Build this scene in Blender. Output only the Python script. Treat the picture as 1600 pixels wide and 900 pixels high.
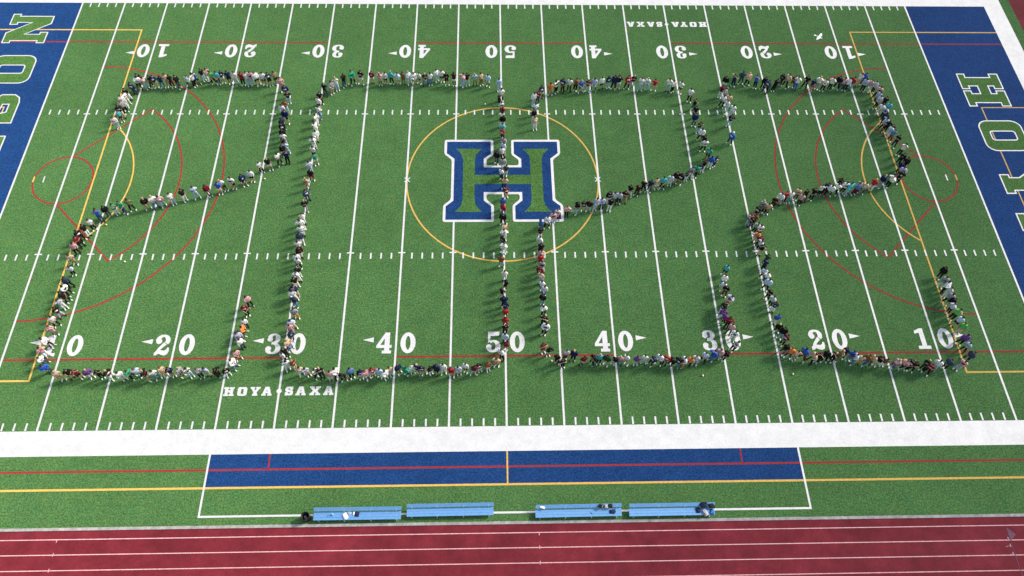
import bpy, bmesh, math, random
import numpy as np
from mathutils import Vector, Matrix

# ------------------------------------------------------------------ clear
for o in list(bpy.data.objects):
    bpy.data.objects.remove(o, do_unlink=True)
scene = bpy.context.scene
C = scene.collection
RNG = random.Random(2022)
R = math.radians

# ------------------------------------------------------------------ camera (drone above the near sideline)
CAM = (-1.1313, -43.6993, 56.5916)
ROT = (0.512944, -0.0208906, -0.0189104)
FPX = 1160.42                                   # focal length in pixels of a 1600 px wide picture
cam_d = bpy.data.cameras.new('camera')
cam = bpy.data.objects.new('camera', cam_d)
C.objects.link(cam)
cam.location = CAM
cam.rotation_euler = ROT
cam_d.sensor_width = 36.0
cam_d.lens = FPX / 1600 * 36.0
cam_d.clip_end = 3000
scene.camera = cam

# ------------------------------------------------------------------ sky, sun, exposure
SUN_EL, SUN_AZ = 41.0, 68.0                     # azimuth clockwise from +Y (far side of the field)
w = bpy.data.worlds.new('World')
scene.world = w
w.use_nodes = True
nt = w.node_tree
sky = nt.nodes.new('ShaderNodeTexSky')
sky.sky_type = 'NISHITA'
sky.sun_disc = False
sky.sun_elevation = R(SUN_EL)
sky.sun_rotation = R(SUN_AZ)
sky.air_density = 1.6
sky.dust_density = 4.0
sky.ozone_density = 1.0
nt.links.new(sky.outputs[0], nt.nodes['Background'].inputs[0])
nt.nodes['Background'].inputs[1].default_value = 0.13
sun_d = bpy.data.lights.new('sun', 'SUN')
sun = bpy.data.objects.new('sun', sun_d)
C.objects.link(sun)
sun_d.energy = 2.5
sun_d.angle = R(10.0)
sun_d.color = (1.0, 0.95, 0.87)
sd = Vector((math.sin(R(SUN_AZ)) * math.cos(R(SUN_EL)), math.cos(R(SUN_AZ)) * math.cos(R(SUN_EL)), math.sin(R(SUN_EL))))
sun.rotation_euler = sd.to_track_quat('Z', 'Y').to_euler()
vs = scene.view_settings
vs.view_transform = 'Standard'
vs.look = 'None'
vs.gamma = 1.0
vs.use_curve_mapping = False
vs.exposure = 0.5

# pixel of the 1600x900 photograph -> point on the level z
RM = np.array(Matrix.Rotation(ROT[2], 3, 'Z') @ Matrix.Rotation(ROT[1], 3, 'Y') @ Matrix.Rotation(ROT[0], 3, 'X'))
def at(u, v, z=0.0):
    d = RM @ np.array([(u - 800) / FPX, -(v - 450) / FPX, -1.0])
    t = (z - CAM[2]) / d[2]
    return CAM[0] + t * d[0], CAM[1] + t * d[1]

# ------------------------------------------------------------------ materials
def principled(name):
    m = bpy.data.materials.new(name)
    m.use_nodes = True
    b = m.node_tree.nodes['Principled BSDF']
    return m, m.node_tree, b

def noise(t, vec, scale, detail=4, rough=0.6):
    n = t.nodes.new('ShaderNodeTexNoise')
    n.inputs['Scale'].default_value = scale
    n.inputs['Detail'].default_value = detail
    n.inputs['Roughness'].default_value = rough
    t.links.new(vec, n.inputs['Vector'])
    return n.outputs['Fac']

def remap(t, val, a, b, lo=0.3, hi=0.7):
    n = t.nodes.new('ShaderNodeMapRange')
    n.inputs['From Min'].default_value = lo
    n.inputs['From Max'].default_value = hi
    n.inputs['To Min'].default_value = a
    n.inputs['To Max'].default_value = b
    t.links.new(val, n.inputs['Value'])
    return n.outputs['Result']

def mult(t, a, b):
    n = t.nodes.new('ShaderNodeMath')
    n.operation = 'MULTIPLY'
    t.links.new(a, n.inputs[0])
    if isinstance(b, (int, float)):
        n.inputs[1].default_value = b
    else:
        t.links.new(b, n.inputs[1])
    return n.outputs[0]

def surface(name, rgb, rgb2=None, layers=((4, .82, 1.18), (.35, .92, 1.08)), rough=0.9, bump=0.4, bump_scale=7, bump_dist=0.03, spec=0.2, blades=1.0):
    """matte outdoor surface: two pigments mixed by world-space noise, speckle at several scales, fine relief"""
    m, t, b = principled(name)
    geo = t.nodes.new('ShaderNodeNewGeometry')
    pos = geo.outputs['Position']
    val = None
    for sc, a, c in layers:
        k = remap(t, noise(t, pos, sc, 5, .65), a, c, .37, .63)
        val = k if val is None else mult(t, val, k)
    mix = t.nodes.new('ShaderNodeMix')
    mix.data_type = 'RGBA'
    mix.inputs['A'].default_value = (*rgb, 1)
    mix.inputs['B'].default_value = (*(rgb2 or rgb), 1)
    t.links.new(remap(t, noise(t, pos, 1.1, 6, .7), 0, 1), mix.inputs['Factor'])
    hsv = t.nodes.new('ShaderNodeHueSaturation')
    t.links.new(mix.outputs['Result'], hsv.inputs['Color'])
    t.links.new(val, hsv.inputs['Value'])
    t.links.new(hsv.outputs[0], b.inputs['Base Color'])
    b.inputs['Roughness'].default_value = rough
    b.inputs['Specular IOR Level'].default_value = spec
    if 'Diffuse Roughness' in b.inputs:
        b.inputs['Diffuse Roughness'].default_value = blades
    bp = t.nodes.new('ShaderNodeBump')
    bp.inputs['Strength'].default_value = bump
    bp.inputs['Distance'].default_value = bump_dist
    t.links.new(noise(t, pos, bump_scale, 6, .75), bp.inputs['Height'])
    t.links.new(bp.outputs[0], b.inputs['Normal'])
    return m

TURF_LAYERS = ((8.0, .58, 1.42), (3.0, .90, 1.10), (.9, .95, 1.05), (.22, .95, 1.05), (.06, .95, 1.05))
M = {}
M['turf'] = surface('turf', (.066, .178, .060), (.094, .190, .058), TURF_LAYERS, bump=.8, bump_scale=8, bump_dist=.05, spec=.08)
M['ground'] = surface('ground', (.06, .10, .035), (.09, .10, .05), TURF_LAYERS)
M['blue'] = surface('blue_turf', (.012, .055, .185), (.018, .064, .205), TURF_LAYERS, spec=.06, bump=.8, bump_scale=8, bump_dist=.045)
M['white'] = surface('white_turf', (.60, .60, .61), (.66, .66, .67), ((6, .93, 1.04), (1.1, .97, 1.02), (.3, .975, 1.015)), bump=.12, blades=.2)
M['yellow'] = surface('yellow_turf', (.70, .46, .11), (.76, .51, .14), ((5, .85, 1.1),), bump=.3)
M['red'] = surface('red_turf', (.33, .03, .034), (.38, .038, .04), ((5, .82, 1.12),), bump=.3)
M['green_fill'] = surface('bright_green_turf', (.076, .185, .046), (.090, .198, .052), TURF_LAYERS, bump=.8, bump_scale=8, bump_dist=.05, spec=.08)
M['track'] = surface('track_rubber', (.19, .022, .034), (.23, .030, .044), ((9, .88, 1.1), (.8, .88, 1.1), (.22, .82, 1.12)), bump=.25, bump_scale=30, bump_dist=.006, spec=.1, rough=.85)
M['lane'] = surface('lane_paint', (.72, .42, .44), (.80, .52, .53), ((6, .8, 1.1),), bump=.1)
M['ghost'] = surface('faded_violet_paint', (.17, .07, .12), (.22, .10, .16), ((6, .8, 1.15),), bump=.1)
M['concrete'] = surface('concrete', (.34, .33, .32), (.46, .45, .44), ((3, .8, 1.15), (.5, .88, 1.1)), bump=.2)

def solid(name, rgb, rough=.7, metal=0.0, var=.12, scale=14, spec=.3):
    m, t, b = principled(name)
    tc = t.nodes.new('ShaderNodeTexCoord')
    k = remap(t, noise(t, tc.outputs['Object'], scale, 4), 1 - var, 1 + var)
    hsv = t.nodes.new('ShaderNodeHueSaturation')
    hsv.inputs['Color'].default_value = (*rgb, 1)
    t.links.new(k, hsv.inputs['Value'])
    t.links.new(hsv.outputs[0], b.inputs['Base Color'])
    b.inputs['Roughness'].default_value = rough
    b.inputs['Metallic'].default_value = metal
    b.inputs['Specular IOR Level'].default_value = spec
    return m

M['bench'] = solid('blue_coated_plank', (.125, .30, .58), .55, var=.10, scale=5)
M['frame'] = solid('galvanised_frame', (.50, .58, .64), .5, .0)
M['bin'] = solid('black_bin', (.012, .012, .013), .5)
M['liner'] = solid('grey_liner', (.35, .36, .38), .5)
M['ball'] = solid('tennis_ball_felt', (.72, .74, .22), .95)
M['ball_pale'] = solid('worn_ball_felt', (.75, .72, .52), .95)
M['plume'] = solid('white_feathers', (.78, .78, .78), .8)

# ------------------------------------------------------------------ object helpers
def link(name, me, parent=None, mats=()):
    o = bpy.data.objects.new(name, me)
    C.objects.link(o)
    if parent is not None:
        o.parent = parent
    for m in mats:
        me.materials.append(m)
    return o

def tag(o, label=None, cat=None, group=None, kind=None):
    if label: o['label'] = label
    if cat: o['category'] = cat
    if group: o['group'] = group
    if kind: o['kind'] = kind
    return o

def mesh(name, vs, fs):
    me = bpy.data.meshes.new(name)
    me.from_pydata([tuple(v) for v in vs], [], fs)
    me.update()
    return me

def rect(name, x0, x1, y0, y1, z, mat, parent=None):
    if x0 > x1: x0, x1 = x1, x0
    if y0 > y1: y0, y1 = y1, y0
    return link(name, mesh(name, [(x0, y0, z), (x1, y0, z), (x1, y1, z), (x0, y1, z)], [(0, 1, 2, 3)]), parent, [mat])

def strip_mesh(name, pts, wd, z, closed=False):
    """flat band of width wd along a polyline"""
    n = len(pts)
    vs, fs = [], []
    for i, p in enumerate(pts):
        a = pts[(i - 1) % n] if closed or i > 0 else p
        b = pts[(i + 1) % n] if closed or i < n - 1 else p
        d1 = Vector((p[0] - a[0], p[1] - a[1])); d2 = Vector((b[0] - p[0], b[1] - p[1]))
        if d1.length < 1e-9: d1 = d2
        if d2.length < 1e-9: d2 = d1
        d1.normalize(); d2.normalize()
        t = (d1 + d2).normalized()
        nrm = Vector((-t.y, t.x)) * (wd / 2 / max(.35, t.dot(d1)))
        vs += [(p[0] + nrm.x, p[1] + nrm.y, z), (p[0] - nrm.x, p[1] - nrm.y, z)]
    for i in range(n if closed else n - 1):
        j = (i + 1) % n
        fs.append((2 * i + 1, 2 * j + 1, 2 * j, 2 * i))
    return mesh(name, vs, fs)

def strip(name, pts, wd, z, mat, parent=None, closed=False):
    return link(name, strip_mesh(name, pts, wd, z, closed), parent, [mat])

def arc(cx, cy, rx, ry, a0, a1, n=48):
    return [(cx + rx * math.cos(R(a0 + (a1 - a0) * i / n)), cy + ry * math.sin(R(a0 + (a1 - a0) * i / n))) for i in range(n + 1)]

def fill(loops, z=0.0, offset=0.0):
    """filled flat region from closed loops (the inner ones are holes) -> (verts, faces)"""
    cu = bpy.data.curves.new('tmp', 'CURVE')
    cu.dimensions = '2D'
    cu.fill_mode = 'BOTH'
    cu.offset = offset
    for lp in loops:
        s = cu.splines.new('POLY')
        s.points.add(len(lp) - 1)
        for p, q in zip(s.points, lp):
            p.co = (q[0], q[1], 0, 1)
        s.use_cyclic_u = True
    o = bpy.data.objects.new('tmp', cu)
    C.objects.link(o)
    dg = bpy.context.evaluated_depsgraph_get()
    me = bpy.data.meshes.new_from_object(o.evaluated_get(dg))
    vs = [(v.co.x, v.co.y, z) for v in me.vertices]
    fs = []
    for p in me.polygons:
        f = tuple(p.vertices)
        if p.normal.z < 0: f = f[::-1]
        fs.append(f)
    bpy.data.objects.remove(o, do_unlink=True)
    bpy.data.curves.remove(cu)
    bpy.data.meshes.remove(me)
    return vs, fs

def area(loops):
    return sum(loops[i][0] * loops[(i + 1) % len(loops)][1] - loops[(i + 1) % len(loops)][0] * loops[i][1] for i in range(len(loops))) / 2

def shrink(loop, d):
    """move every side of a closed loop inwards by d (mitred)"""
    if area(loop) < 0: loop = loop[::-1]
    n = len(loop); out = []
    for i in range(n):
        a, p, b = Vector(loop[i - 1][:2]), Vector(loop[i][:2]), Vector(loop[(i + 1) % n][:2])
        d1 = (p - a).normalized(); d2 = (b - p).normalized()
        n1 = Vector((-d1.y, d1.x)); n2 = Vector((-d2.y, d2.x))
        k = n1 + n2
        den = max(.3, 1 + n1.dot(n2))
        out.append(tuple(p + k * (d / den)))
    return out

# ================================================================== the setting
YD = 0.9144
SL, EL = 24.384, 54.864           # sideline and end line (half sizes)
LW = .165

big = rect('ground', -900, 900, -900, 900, -.05, M['ground'])
tag(big, 'wide grassy ground around the stadium oval', 'ground', kind='structure')

# running track: straight sides and round ends, with the end areas in the same rubber
CXT, RK = 49.6, 31.95
def oval(r, n=40):
    return [(CXT + r * math.cos(R(-90 + 180 * i / n)), r * math.sin(R(-90 + 180 * i / n))) for i in range(n + 1)] + \
           [(-CXT + r * math.cos(R(90 + 180 * i / n)), r * math.sin(R(90 + 180 * i / n))) for i in range(n + 1)]
vs_, fs_ = fill([oval(RK + 8 * 1.065 + 1.2)], -.02)
track = link('running_track', mesh('running_track', vs_, fs_), None, [M['track']])
tag(track, 'dark red rubber running track with pale lane lines along the near touchline', 'track', kind='structure')
for i in range(9):
    r = 32.57 + 1.066 * i
    strip('lane_line', oval(r), .065, -.014, M['lane'], track, True)
# short cross marks on the lane lines, the finish line and its faded triangle
for i, y in enumerate((-32.65, -33.62, -34.7)):
    for x in (-32.77, 2.27):
        rect('lane_tick', x - .025, x + .025, y - .13, y + (.06 if i == 0 else .13), -.009, M['lane'], track)
rect('finish_line', 37.34, 37.39, -36.9, -33.80, -.009, M['ghost'], track)
link('faded_triangle', mesh('faded_triangle', [(37.36, -32.70, -.009), (37.36, -33.72, -.009), (37.92, -33.24, -.009)], [(0, 1, 2)]), track, [M['ghost']])
for y0, y1 in ((-33.68, -33.42), (-34.14, -33.9), (-34.73, -34.49)):
    rect('start_dash', 37.215, 37.265, y0, y1, -.009, M['lane'], track)
for y0 in (-34.13, -34.73):
    for k in range(3):
        rect('lane_figure', 36.87 + .12 * k, 36.92 + .12 * k, y0 + .03 * k, y0 + .05 + .03 * k, -.009, M['lane'], track)

# concrete kerb between turf and track: a low ring with a real edge, laid in lengths
ko, ki = oval(RK, 40), oval(RK - .21, 40)
kerb_root = bpy.data.objects.new('kerb', None); C.objects.link(kerb_root)
tag(kerb_root, 'narrow grey concrete kerb strip between the turf and the red track', 'kerb', kind='structure')
def kerb_piece(po, pi):
    n = len(po); vs, fs = [], []
    for a, b in zip(po, pi):
        vs += [(a[0], a[1], -.02), (a[0], a[1], .035), (b[0], b[1], .035), (b[0], b[1], -.02)]
    for i in range(n - 1):
        for k in range(3):
            fs.append((4 * i + k, 4 * (i + 1) + k, 4 * (i + 1) + k + 1, 4 * i + k + 1))
    fs += [(0, 1, 2, 3), tuple(4 * (n - 1) + k for k in (3, 2, 1, 0))]
    return mesh('kerb_length', vs, fs)
first = None
for k in range(33):                              # near straight: three metre lengths with open joints
    x0 = -CXT + k * 3.006 + .008; x1 = -CXT + (k + 1) * 3.006 - .008
    if first is None:
        first = kerb_piece([(0, -RK), (3.006 - .016, -RK)], [(0, -RK + .21), (3.006 - .016, -RK + .21)])
        first.materials.append(M['concrete'])
    o = bpy.data.objects.new('kerb_length', first); C.objects.link(o); o.parent = kerb_root; o.location = (x0, 0, 0)
link('kerb_bend', kerb_piece(ko[:41], ki[:41]), kerb_root, [M['concrete']])
link('kerb_bend', kerb_piece(ko[41:], ki[41:]), kerb_root, [M['concrete']])
link('kerb_straight', kerb_piece([(CXT, RK), (-CXT, RK)], [(CXT, RK - .21), (-CXT, RK - .21)]), kerb_root, [M['concrete']])

# turf
turf = rect('turf', -58.05, 58.05, -RK + .21, RK - .21, 0, M['turf'])
tag(turf, 'green artificial turf football field with painted lines, numbers and emblem', 'turf', kind='structure')

# white border band round the playing field (four butted pieces)
BO, BX = 26.40, 56.90
rect('border', -BX, BX, -BO, -SL, .004, M['white'], turf)
rect('border', -BX, BX, SL, BO, .004, M['white'], turf)
rect('border', -BX, -EL, -SL, SL, .004, M['white'], turf)
rect('border', EL, BX, -SL, SL, .004, M['white'], turf)

# end zones
ez_l = rect('end_zone', -EL, -50 * YD, -SL, SL, .004, M['blue'], turf)
ez_r = rect('end_zone', 50 * YD, EL, -SL, SL, .004, M['blue'], turf)

# team area by the near touchline (and its twin across the field)
for s in (-1, 1):
    rect('team_area', -22.80, 22.80, s * 26.404, s * 28.93, .004, M['blue'], turf)
    rect('touch_line', -56, 56, s * 27.545, s * 27.695, .008, M['red'], turf)
    rect('touch_line', -56, 56, s * 28.91, s * 29.07, .011, M['yellow'], turf)
    rect('team_line', -22.95, -22.80, s * 26.404, s * 31.17, .014, M['white'], turf)
    rect('team_line', 22.80, 22.95, s * 26.404, s * 31.17, .014, M['white'], turf)
    rect('team_line', -22.80, 22.80, s * 31.02, s * 31.17, .014, M['white'], turf)
    rect('touch_tick', -.06, .06, s * 26.404, s * 28.92, .012, M['yellow'], turf)
    for x in (-18.28, 18.28):
        rect('touch_tick', x - .06, x + .06, s * 26.404, s * 27.56, .008, M['red'], turf)

# yard lines; the 45s stop at the emblem
def yline(x, y0, y1):
    rect('yard_line', x - LW / 2, x + LW / 2, y0, y1, .014, M['white'], turf)
for k in range(-50, 51, 5):
    x = k * YD
    if abs(k) == 5:
        yline(x, -SL, -4.80); yline(x, 4.84, SL)
    else:
        yline(x, -SL, SL)
# marks every yard: along both touchlines and on the two inbounds rows
tick_me = mesh('tick', [(-.07, 0, 0), (.07, 0, 0), (.07, .62, 0), (-.07, .62, 0)], [(0, 1, 2, 3)])
tick_me.materials.append(M['white'])
cross_me = mesh('cross', [(-.32, 0, 0), (.32, 0, 0), (.32, .13, 0), (-.32, .13, 0)], [(0, 1, 2, 3)])
cross_me.materials.append(M['white'])
def inst(name, me, x, y, z, parent):
    o = bpy.data.objects.new(name, me); C.objects.link(o); o.parent = parent; o.location = (x, y, z)
    return o
for k in range(-49, 50):
    x = k * YD
    if k % 5:
        inst('sideline_mark', tick_me, x, -SL + .04, .014, turf)
        inst('sideline_mark', tick_me, x, SL - .66, .014, turf)
        inst('hash_mark', tick_me, x, 8.18, .014, turf)
        inst('hash_mark', tick_me, x, -8.78, .014, turf)
    else:
        inst('hash_cross', cross_me, x, 8.20, .018, turf)
        inst('hash_cross', cross_me, x, -8.22, .018, turf)
for s in (-1, 1):
    for a in (45, -45):                          # crosses where the centre circle meets the 40s
        d = .36
        strip('circle_cross', [(s * 9.07 - d * math.cos(R(a)), -d * math.sin(R(a))), (s * 9.07 + d * math.cos(R(a)), d * math.sin(R(a)))], .1, .018 if a > 0 else .021, M['white'], turf)
    rect('goal_spot', s * 43.03 - .06, s * 43.03 + .06, -.22, .50, .016, M['white'], turf)
    rect('goal_spot', s * 43.97 - .07, s * 43.97 + .07, -.18, .48, .016, M['yellow'], turf)

# soccer lines (yellow) and lacrosse lines (red)
strip('centre_circle', arc(0, 0, 9.10, 9.10, 0, 360, 96)[:-1], .14, .010, M['yellow'], turf, True)
RW = .15
for s in (-1, 1):
    strip('penalty_box', [(s * EL, 20.17), (s * 38.43, 20.17), (s * 38.43, -20.17), (s * EL, -20.17)], .15, .010, M['yellow'], turf)
    strip('penalty_arc', [(s * x, y) for x, y in [(44.0 - 9.08 * math.cos(R(a)), 9.08 * math.sin(R(a))) for a in [-52.2 + 104.4 * i / 40 for i in range(41)]]], .14, .012, M['yellow'], turf)
    strip('goal_box', [(s * EL, 9.16), (s * 49.50, 9.16), (s * 49.50, -9.16), (s * EL, -9.16)], .12, .0075, M['yellow'], turf)
    strip('crease', [(s * x, y) for x, y in arc(41.25, .08, 2.72, 2.74, 0, 360, 60)[:-1]], RW, .007, M['red'], turf, True)
    fan = [(s * (41.4 - 10.98 * math.cos(R(a))), 10.98 * math.sin(R(a))) for a in [-53.8 + 107.6 * i / 50 for i in range(51)]]
    strip('shooting_fan', [(s * 41.1, -2.70)] + fan + [(s * 41.1, 2.86)], RW, .006, M['red'], turf)
    strip('restraining_arc', [(s * (41.2 - 14.72 * math.cos(R(a))), 14.75 * math.sin(R(a))) for a in [-90 + 180 * i / 80 for i in range(81)]], RW, .006, M['red'], turf)
    rect('lacrosse_tick', s * 40.85, s * 41.15, -10.78, -10.66, .006, M['red'], turf)
for y, spans in ((-18.32, ((-41.15, -18.4), (-9.05, 9.0), (18.4, EL))), (18.36, ((-EL, -18.4), (-9.05, 9.0), (18.4, EL)))):
    for a, b in spans:
        rect('restraining_line', a, b, y - .08, y + .08, .008, M['red'], turf)

# ------------------------------------------------------------------ lettering and numbers
def rrect(x0, y0, x1, y1, r, n=6):
    p = []
    for cx, cy, a in ((x1 - r, y0 + r, -90), (x1 - r, y1 - r, 0), (x0 + r, y1 - r, 90), (x0 + r, y0 + r, 180)):
        p += arc(cx, cy, r, r, a, a + 90, n)
    return p
G = {
 'H': (1.04, [[(0,0),(.48,0),(.48,.20),(.395,.20),(.395,.38),(.605,.38),(.605,.20),(.52,.20),(.52,0),(1,0),(1,.20),(.90,.20),(.90,.77),(1,.77),(1,1),(.52,1),(.52,.77),(.605,.77),(.605,.66),(.395,.66),(.395,.77),(.48,.77),(.48,1),(0,1),(0,.77),(.11,.77),(.11,.20),(0,.20)]]),
 'O': (.90, [rrect(0, 0, 1, 1, .24), rrect(.37, .23, .63, .77, .05)[::-1]]),
 'Y': (1.02, [[(0,1),(.45,1),(.45,.80),(.38,.80),(.5,.60),(.62,.80),(.55,.80),(.55,1),(1,1),(1,.80),(.92,.80),(.68,.42),(.68,.22),(.76,.22),(.76,0),(.24,0),(.24,.22),(.32,.22),(.32,.42),(.08,.80),(0,.80)]]),
 'A': (1.06, [[(0,0),(.43,0),(.43,.20),(.37,.20),(.39,.28),(.61,.28),(.63,.20),(.57,.20),(.57,0),(1,0),(1,.20),(.93,.20),(.70,1),(.30,1),(.07,.20),(0,.20)], [(.44,.46),(.56,.46),(.5,.68)]]),
 'X': (1.02, [[(0,0),(.44,0),(.44,.19),(.38,.19),(.5,.35),(.62,.19),(.56,.19),(.56,0),(1,0),(1,.19),(.94,.19),(.70,.5),(.94,.81),(1,.81),(1,1),(.56,1),(.56,.81),(.62,.81),(.5,.65),(.38,.81),(.44,.81),(.44,1),(0,1),(0,.81),(.06,.81),(.30,.5),(.06,.19),(0,.19)]]),
 'S': (.90, [[(.02,0),(.72,0),(.88,.04),(.98,.16),(.98,.46),(.80,.61),(.37,.66),(.37,.77),(.60,.77),(.65,.63),(.95,.63),(.95,1),(.83,1),(.78,.95),(.69,1),(.24,1),(.02,.81),(.02,.54),(.20,.40),(.63,.345),(.63,.23),(.40,.23),(.35,.38),(.02,.38)]]),
 'N': (1.0, [[(0,0),(.38,0),(.38,.20),(.31,.20),(.31,.52),(.66,0),(.93,0),(.93,.80),(1,.80),(1,1),(.62,1),(.62,.80),(.69,.80),(.69,.50),(.35,1),(0,1),(0,.80),(.07,.80),(.07,.20),(0,.20)]]),
 'I': (.50, [[(0,0),(1,0),(1,.22),(.82,.22),(.82,.78),(1,.78),(1,1),(0,1),(0,.78),(.18,.78),(.18,.22),(0,.22)]]),
 'R': (1.02, [[(0,0),(.42,0),(.42,.20),(.37,.20),(.37,.36),(.44,.36),(.60,0),(1,0),(1,.20),(.92,.20),(.80,.40),(.95,.54),(.95,.84),(.80,1),(0,1),(0,.80),(.08,.80),(.08,.20),(0,.20)], [(.37,.55),(.62,.55),(.66,.60),(.66,.74),(.62,.79),(.37,.79)]]),
}
def ball(cx, cy, rx, ry):
    return arc(cx, cy, rx, ry, 0, 360, 20)[:-1]
def pen(pts, wds):
    """thick stroke as one loop"""
    L, Rr = [], []
    n = len(pts)
    for i in range(n):
        a, b = pts[max(0, i - 1)], pts[min(n - 1, i + 1)]
        dx, dy = b[0] - a[0], (b[1] - a[1]) * 1.55
        l = math.hypot(dx, dy) or 1
        nx, ny = -dy / l * wds[i] / 2, dx / l * wds[i] / 2 / 1.55
        L.append((pts[i][0] + nx, pts[i][1] + ny)); Rr.append((pts[i][0] - nx, pts[i][1] - ny))
    return L + Rr[::-1]
def bowl(cx, cy, rx, ry, a0, a1, thin, fat, n=28):
    pts = arc(cx, cy, rx, ry, a0, a1, n)
    return pen(pts, [thin + (fat - thin) * abs(math.cos(R(a0 + (a1 - a0) * i / n))) ** 1.3 for i in range(n + 1)])
# each numeral: a list of pieces, each piece a list of loops (pieces overlap, so each lies a hair higher)
DG = {
 '0': [[ball(.5, .5, .5, .5), ball(.5, .5, .16, .33)[::-1]]],
 '1': [[[(.08,0),(.92,0),(.92,.15),(.68,.15),(.68,1),(.46,1),(.06,.88),(.06,.74),(.36,.79),(.36,.15),(.08,.15)]]],
 '2': [[bowl(.47, .70, .32, .225, 185, -38, .16, .30)], [ball(.23, .66, .19, .125)],
       [pen([(.66,.56),(.50,.44),(.34,.31),(.22,.16)], [.26,.22,.20,.18])],
       [[(.06,0),(.20,.0),(.34,.075),(.58,.01),(.74,-.01),(.92,.06),(.98,.20),(.96,.36),(.84,.38),(.80,.28),(.66,.22),(.42,.25),(.26,.23),(.06,.14)]]],
 '3': [[bowl(.46, .755, .27, .19, 165, -90, .13, .31)], [bowl(.46, .285, .335, .225, 90, -165, .13, .33)], [ball(.22, .72, .18, .115)], [ball(.18, .27, .19, .12)],
       [[(.34,.47),(.60,.47),(.60,.60),(.34,.60)]]],
 '4': [[[(.56,1),(.86,1),(.86,.40),(1,.40),(1,.26),(.86,.26),(.86,.14),(.99,.14),(.99,0),(.38,0),(.38,.14),(.53,.14),(.53,.26),(0,.26),(0,.38)], [(.53,.72),(.53,.40),(.25,.40)]]],
 '5': [[bowl(.46, .31, .33, .245, 128, -165, .15, .33)], [ball(.19, .27, .19, .12)],
       [[(.14,1),(.90,1),(.86,.80),(.30,.80),(.27,.50),(.13,.47)]]],
}
def place(loops, ox, oy, sx, sy, rot, z, offset=0.0):
    """loops in a unit box -> filled, scaled, shifted by (ox, oy) in the line's own axes and turned"""
    q = [[(ox + p[0] * sx, oy + p[1] * sy) for p in lp] for lp in loops]
    if offset:
        q = [shrink(q[0], offset)] + [shrink(h, -offset) for h in q[1:]]
    c, s = math.cos(rot), math.sin(rot)
    vs, fs = fill(q, z)
    return [(c * x - s * y, s * x + c * y, zz) for x, y, zz in vs], fs
def joined(name, parts, parent, mats, loc=(0, 0)):
    vs, fs, mi = [], [], []
    for (v, f), k in parts:
        o = len(vs)
        vs += [(x + loc[0], y + loc[1], z) for x, y, z in v]
        fs += [tuple(i + o for i in q) for q in f]
        mi += [k] * len(f)
    me = mesh(name, vs, fs)
    ob = link(name, me, parent, mats)
    me.polygons.foreach_set('material_index', mi)
    return ob
# yard numbers with their arrows
DW, DH = 1.27, 1.93
for side in (-1, 1):
    rot = 0 if side < 0 else math.pi
    for k in range(-40, 41, 10):
        x = k * YD
        num = bpy.data.objects.new('field_number', None); C.objects.link(num); num.parent = turf; num.location = (x, side * 17.05, 0)
        for j, ch in enumerate(str(50 - abs(k))):
            ox = -.36 - DW if j == 0 else .36
            joined('digit', [(place(pc, ox, -DH / 2, DW, DH, rot, .018 + .0015 * i), 0) for i, pc in enumerate(DG[ch])], num, [M['white']])
        if k:
            s = 1 if k > 0 else -1
            y = .29 if side < 0 else -.29
            link('arrow', mesh('arrow', [(s * 1.88, y - .24, .018), (s * 2.80, y, .018), (s * 1.88, y + .24, .018)], [(0, 1, 2) if s > 0 else (2, 1, 0)]), num, [M['white']])
# motto on both sides
def motto(cx, cy, rot):
    root = bpy.data.objects.new('motto', None); C.objects.link(root); root.parent = turf; root.location = (cx, cy, 0)
    for ch, c0, wd in (('H', -4.00, .84), ('O', -2.94, .76), ('Y', -1.91, .80), ('A', -.97, .82), ('S', .80, .66), ('A', 1.74, .82), ('X', 2.88, .86), ('A', 3.96, .82)):
        joined('letter', [(place(G[ch][1], c0 - wd / 2, -.38, wd, .76, rot, .018), 0)], root, [M['white']])
    joined('dot', [(place([ball(0, 0, .21, .20)], 0, 0, 1, 1, rot, .018), 0)], root, [M['white']])
motto(-18.29, -21.25, 0)
motto(18.29, 21.30, math.pi)
# end-zone words: white edged letters filled with green
def word(ez, text, x_base, rot, spots):
    HH = 4.46
    for ch, cy in zip(text, spots):
        wd = HH * G[ch][0]
        z = .014
        joined('letter', [(place(G[ch][1], -wd / 2, 0, wd, HH, rot, z), 0), (place(G[ch][1], -wd / 2, 0, wd, HH, rot, z + .004, .13), 1)], ez, [M['white'], M['green_fill']], (x_base, cy))
word(ez_r, 'HOYAS', 48.30, -math.pi / 2, (11.63, 5.41, -.66, -6.45, -12.1))
word(ez_l, 'HARRISON', -48.15, math.pi / 2, (-19.6, -13.2, -6.6, -.7, 4.35, 8.95, 14.35, 20.35))

# emblem at midfield
outer = [(-5.64,4.90),(-.87,4.90),(-.87,3.02),(-1.56,2.40),(-1.56,1.72),(1.56,1.72),(1.56,2.40),(.87,3.02),(.87,4.90),(5.64,4.90),(5.64,3.10),(4.90,2.42),(4.90,-2.34),(5.60,-2.98),(5.60,-4.86),(.87,-4.86),(.87,-2.98),(1.56,-2.34),(1.56,-1.72),(-1.56,-1.72),(-1.56,-2.34),(-.87,-2.98),(-.87,-4.86),(-5.60,-4.86),(-5.60,-2.98),(-4.90,-2.34),(-4.90,2.42),(-5.64,3.10)][::-1]
def soften(loop, r):
    out = []
    n = len(loop)
    for i in range(n):
        a, p, b = Vector(loop[i - 1]), Vector(loop[i]), Vector(loop[(i + 1) % n])
        u, v = (a - p), (b - p)
        ra = min(r, u.length * .4, v.length * .4)
        p0, p1 = p + u.normalized() * ra, p + v.normalized() * ra
        for t in (0, .33, .67, 1):
            out.append(tuple(p0 * (1 - t) ** 2 + p * 2 * t * (1 - t) + p1 * t * t))
    return out
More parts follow.
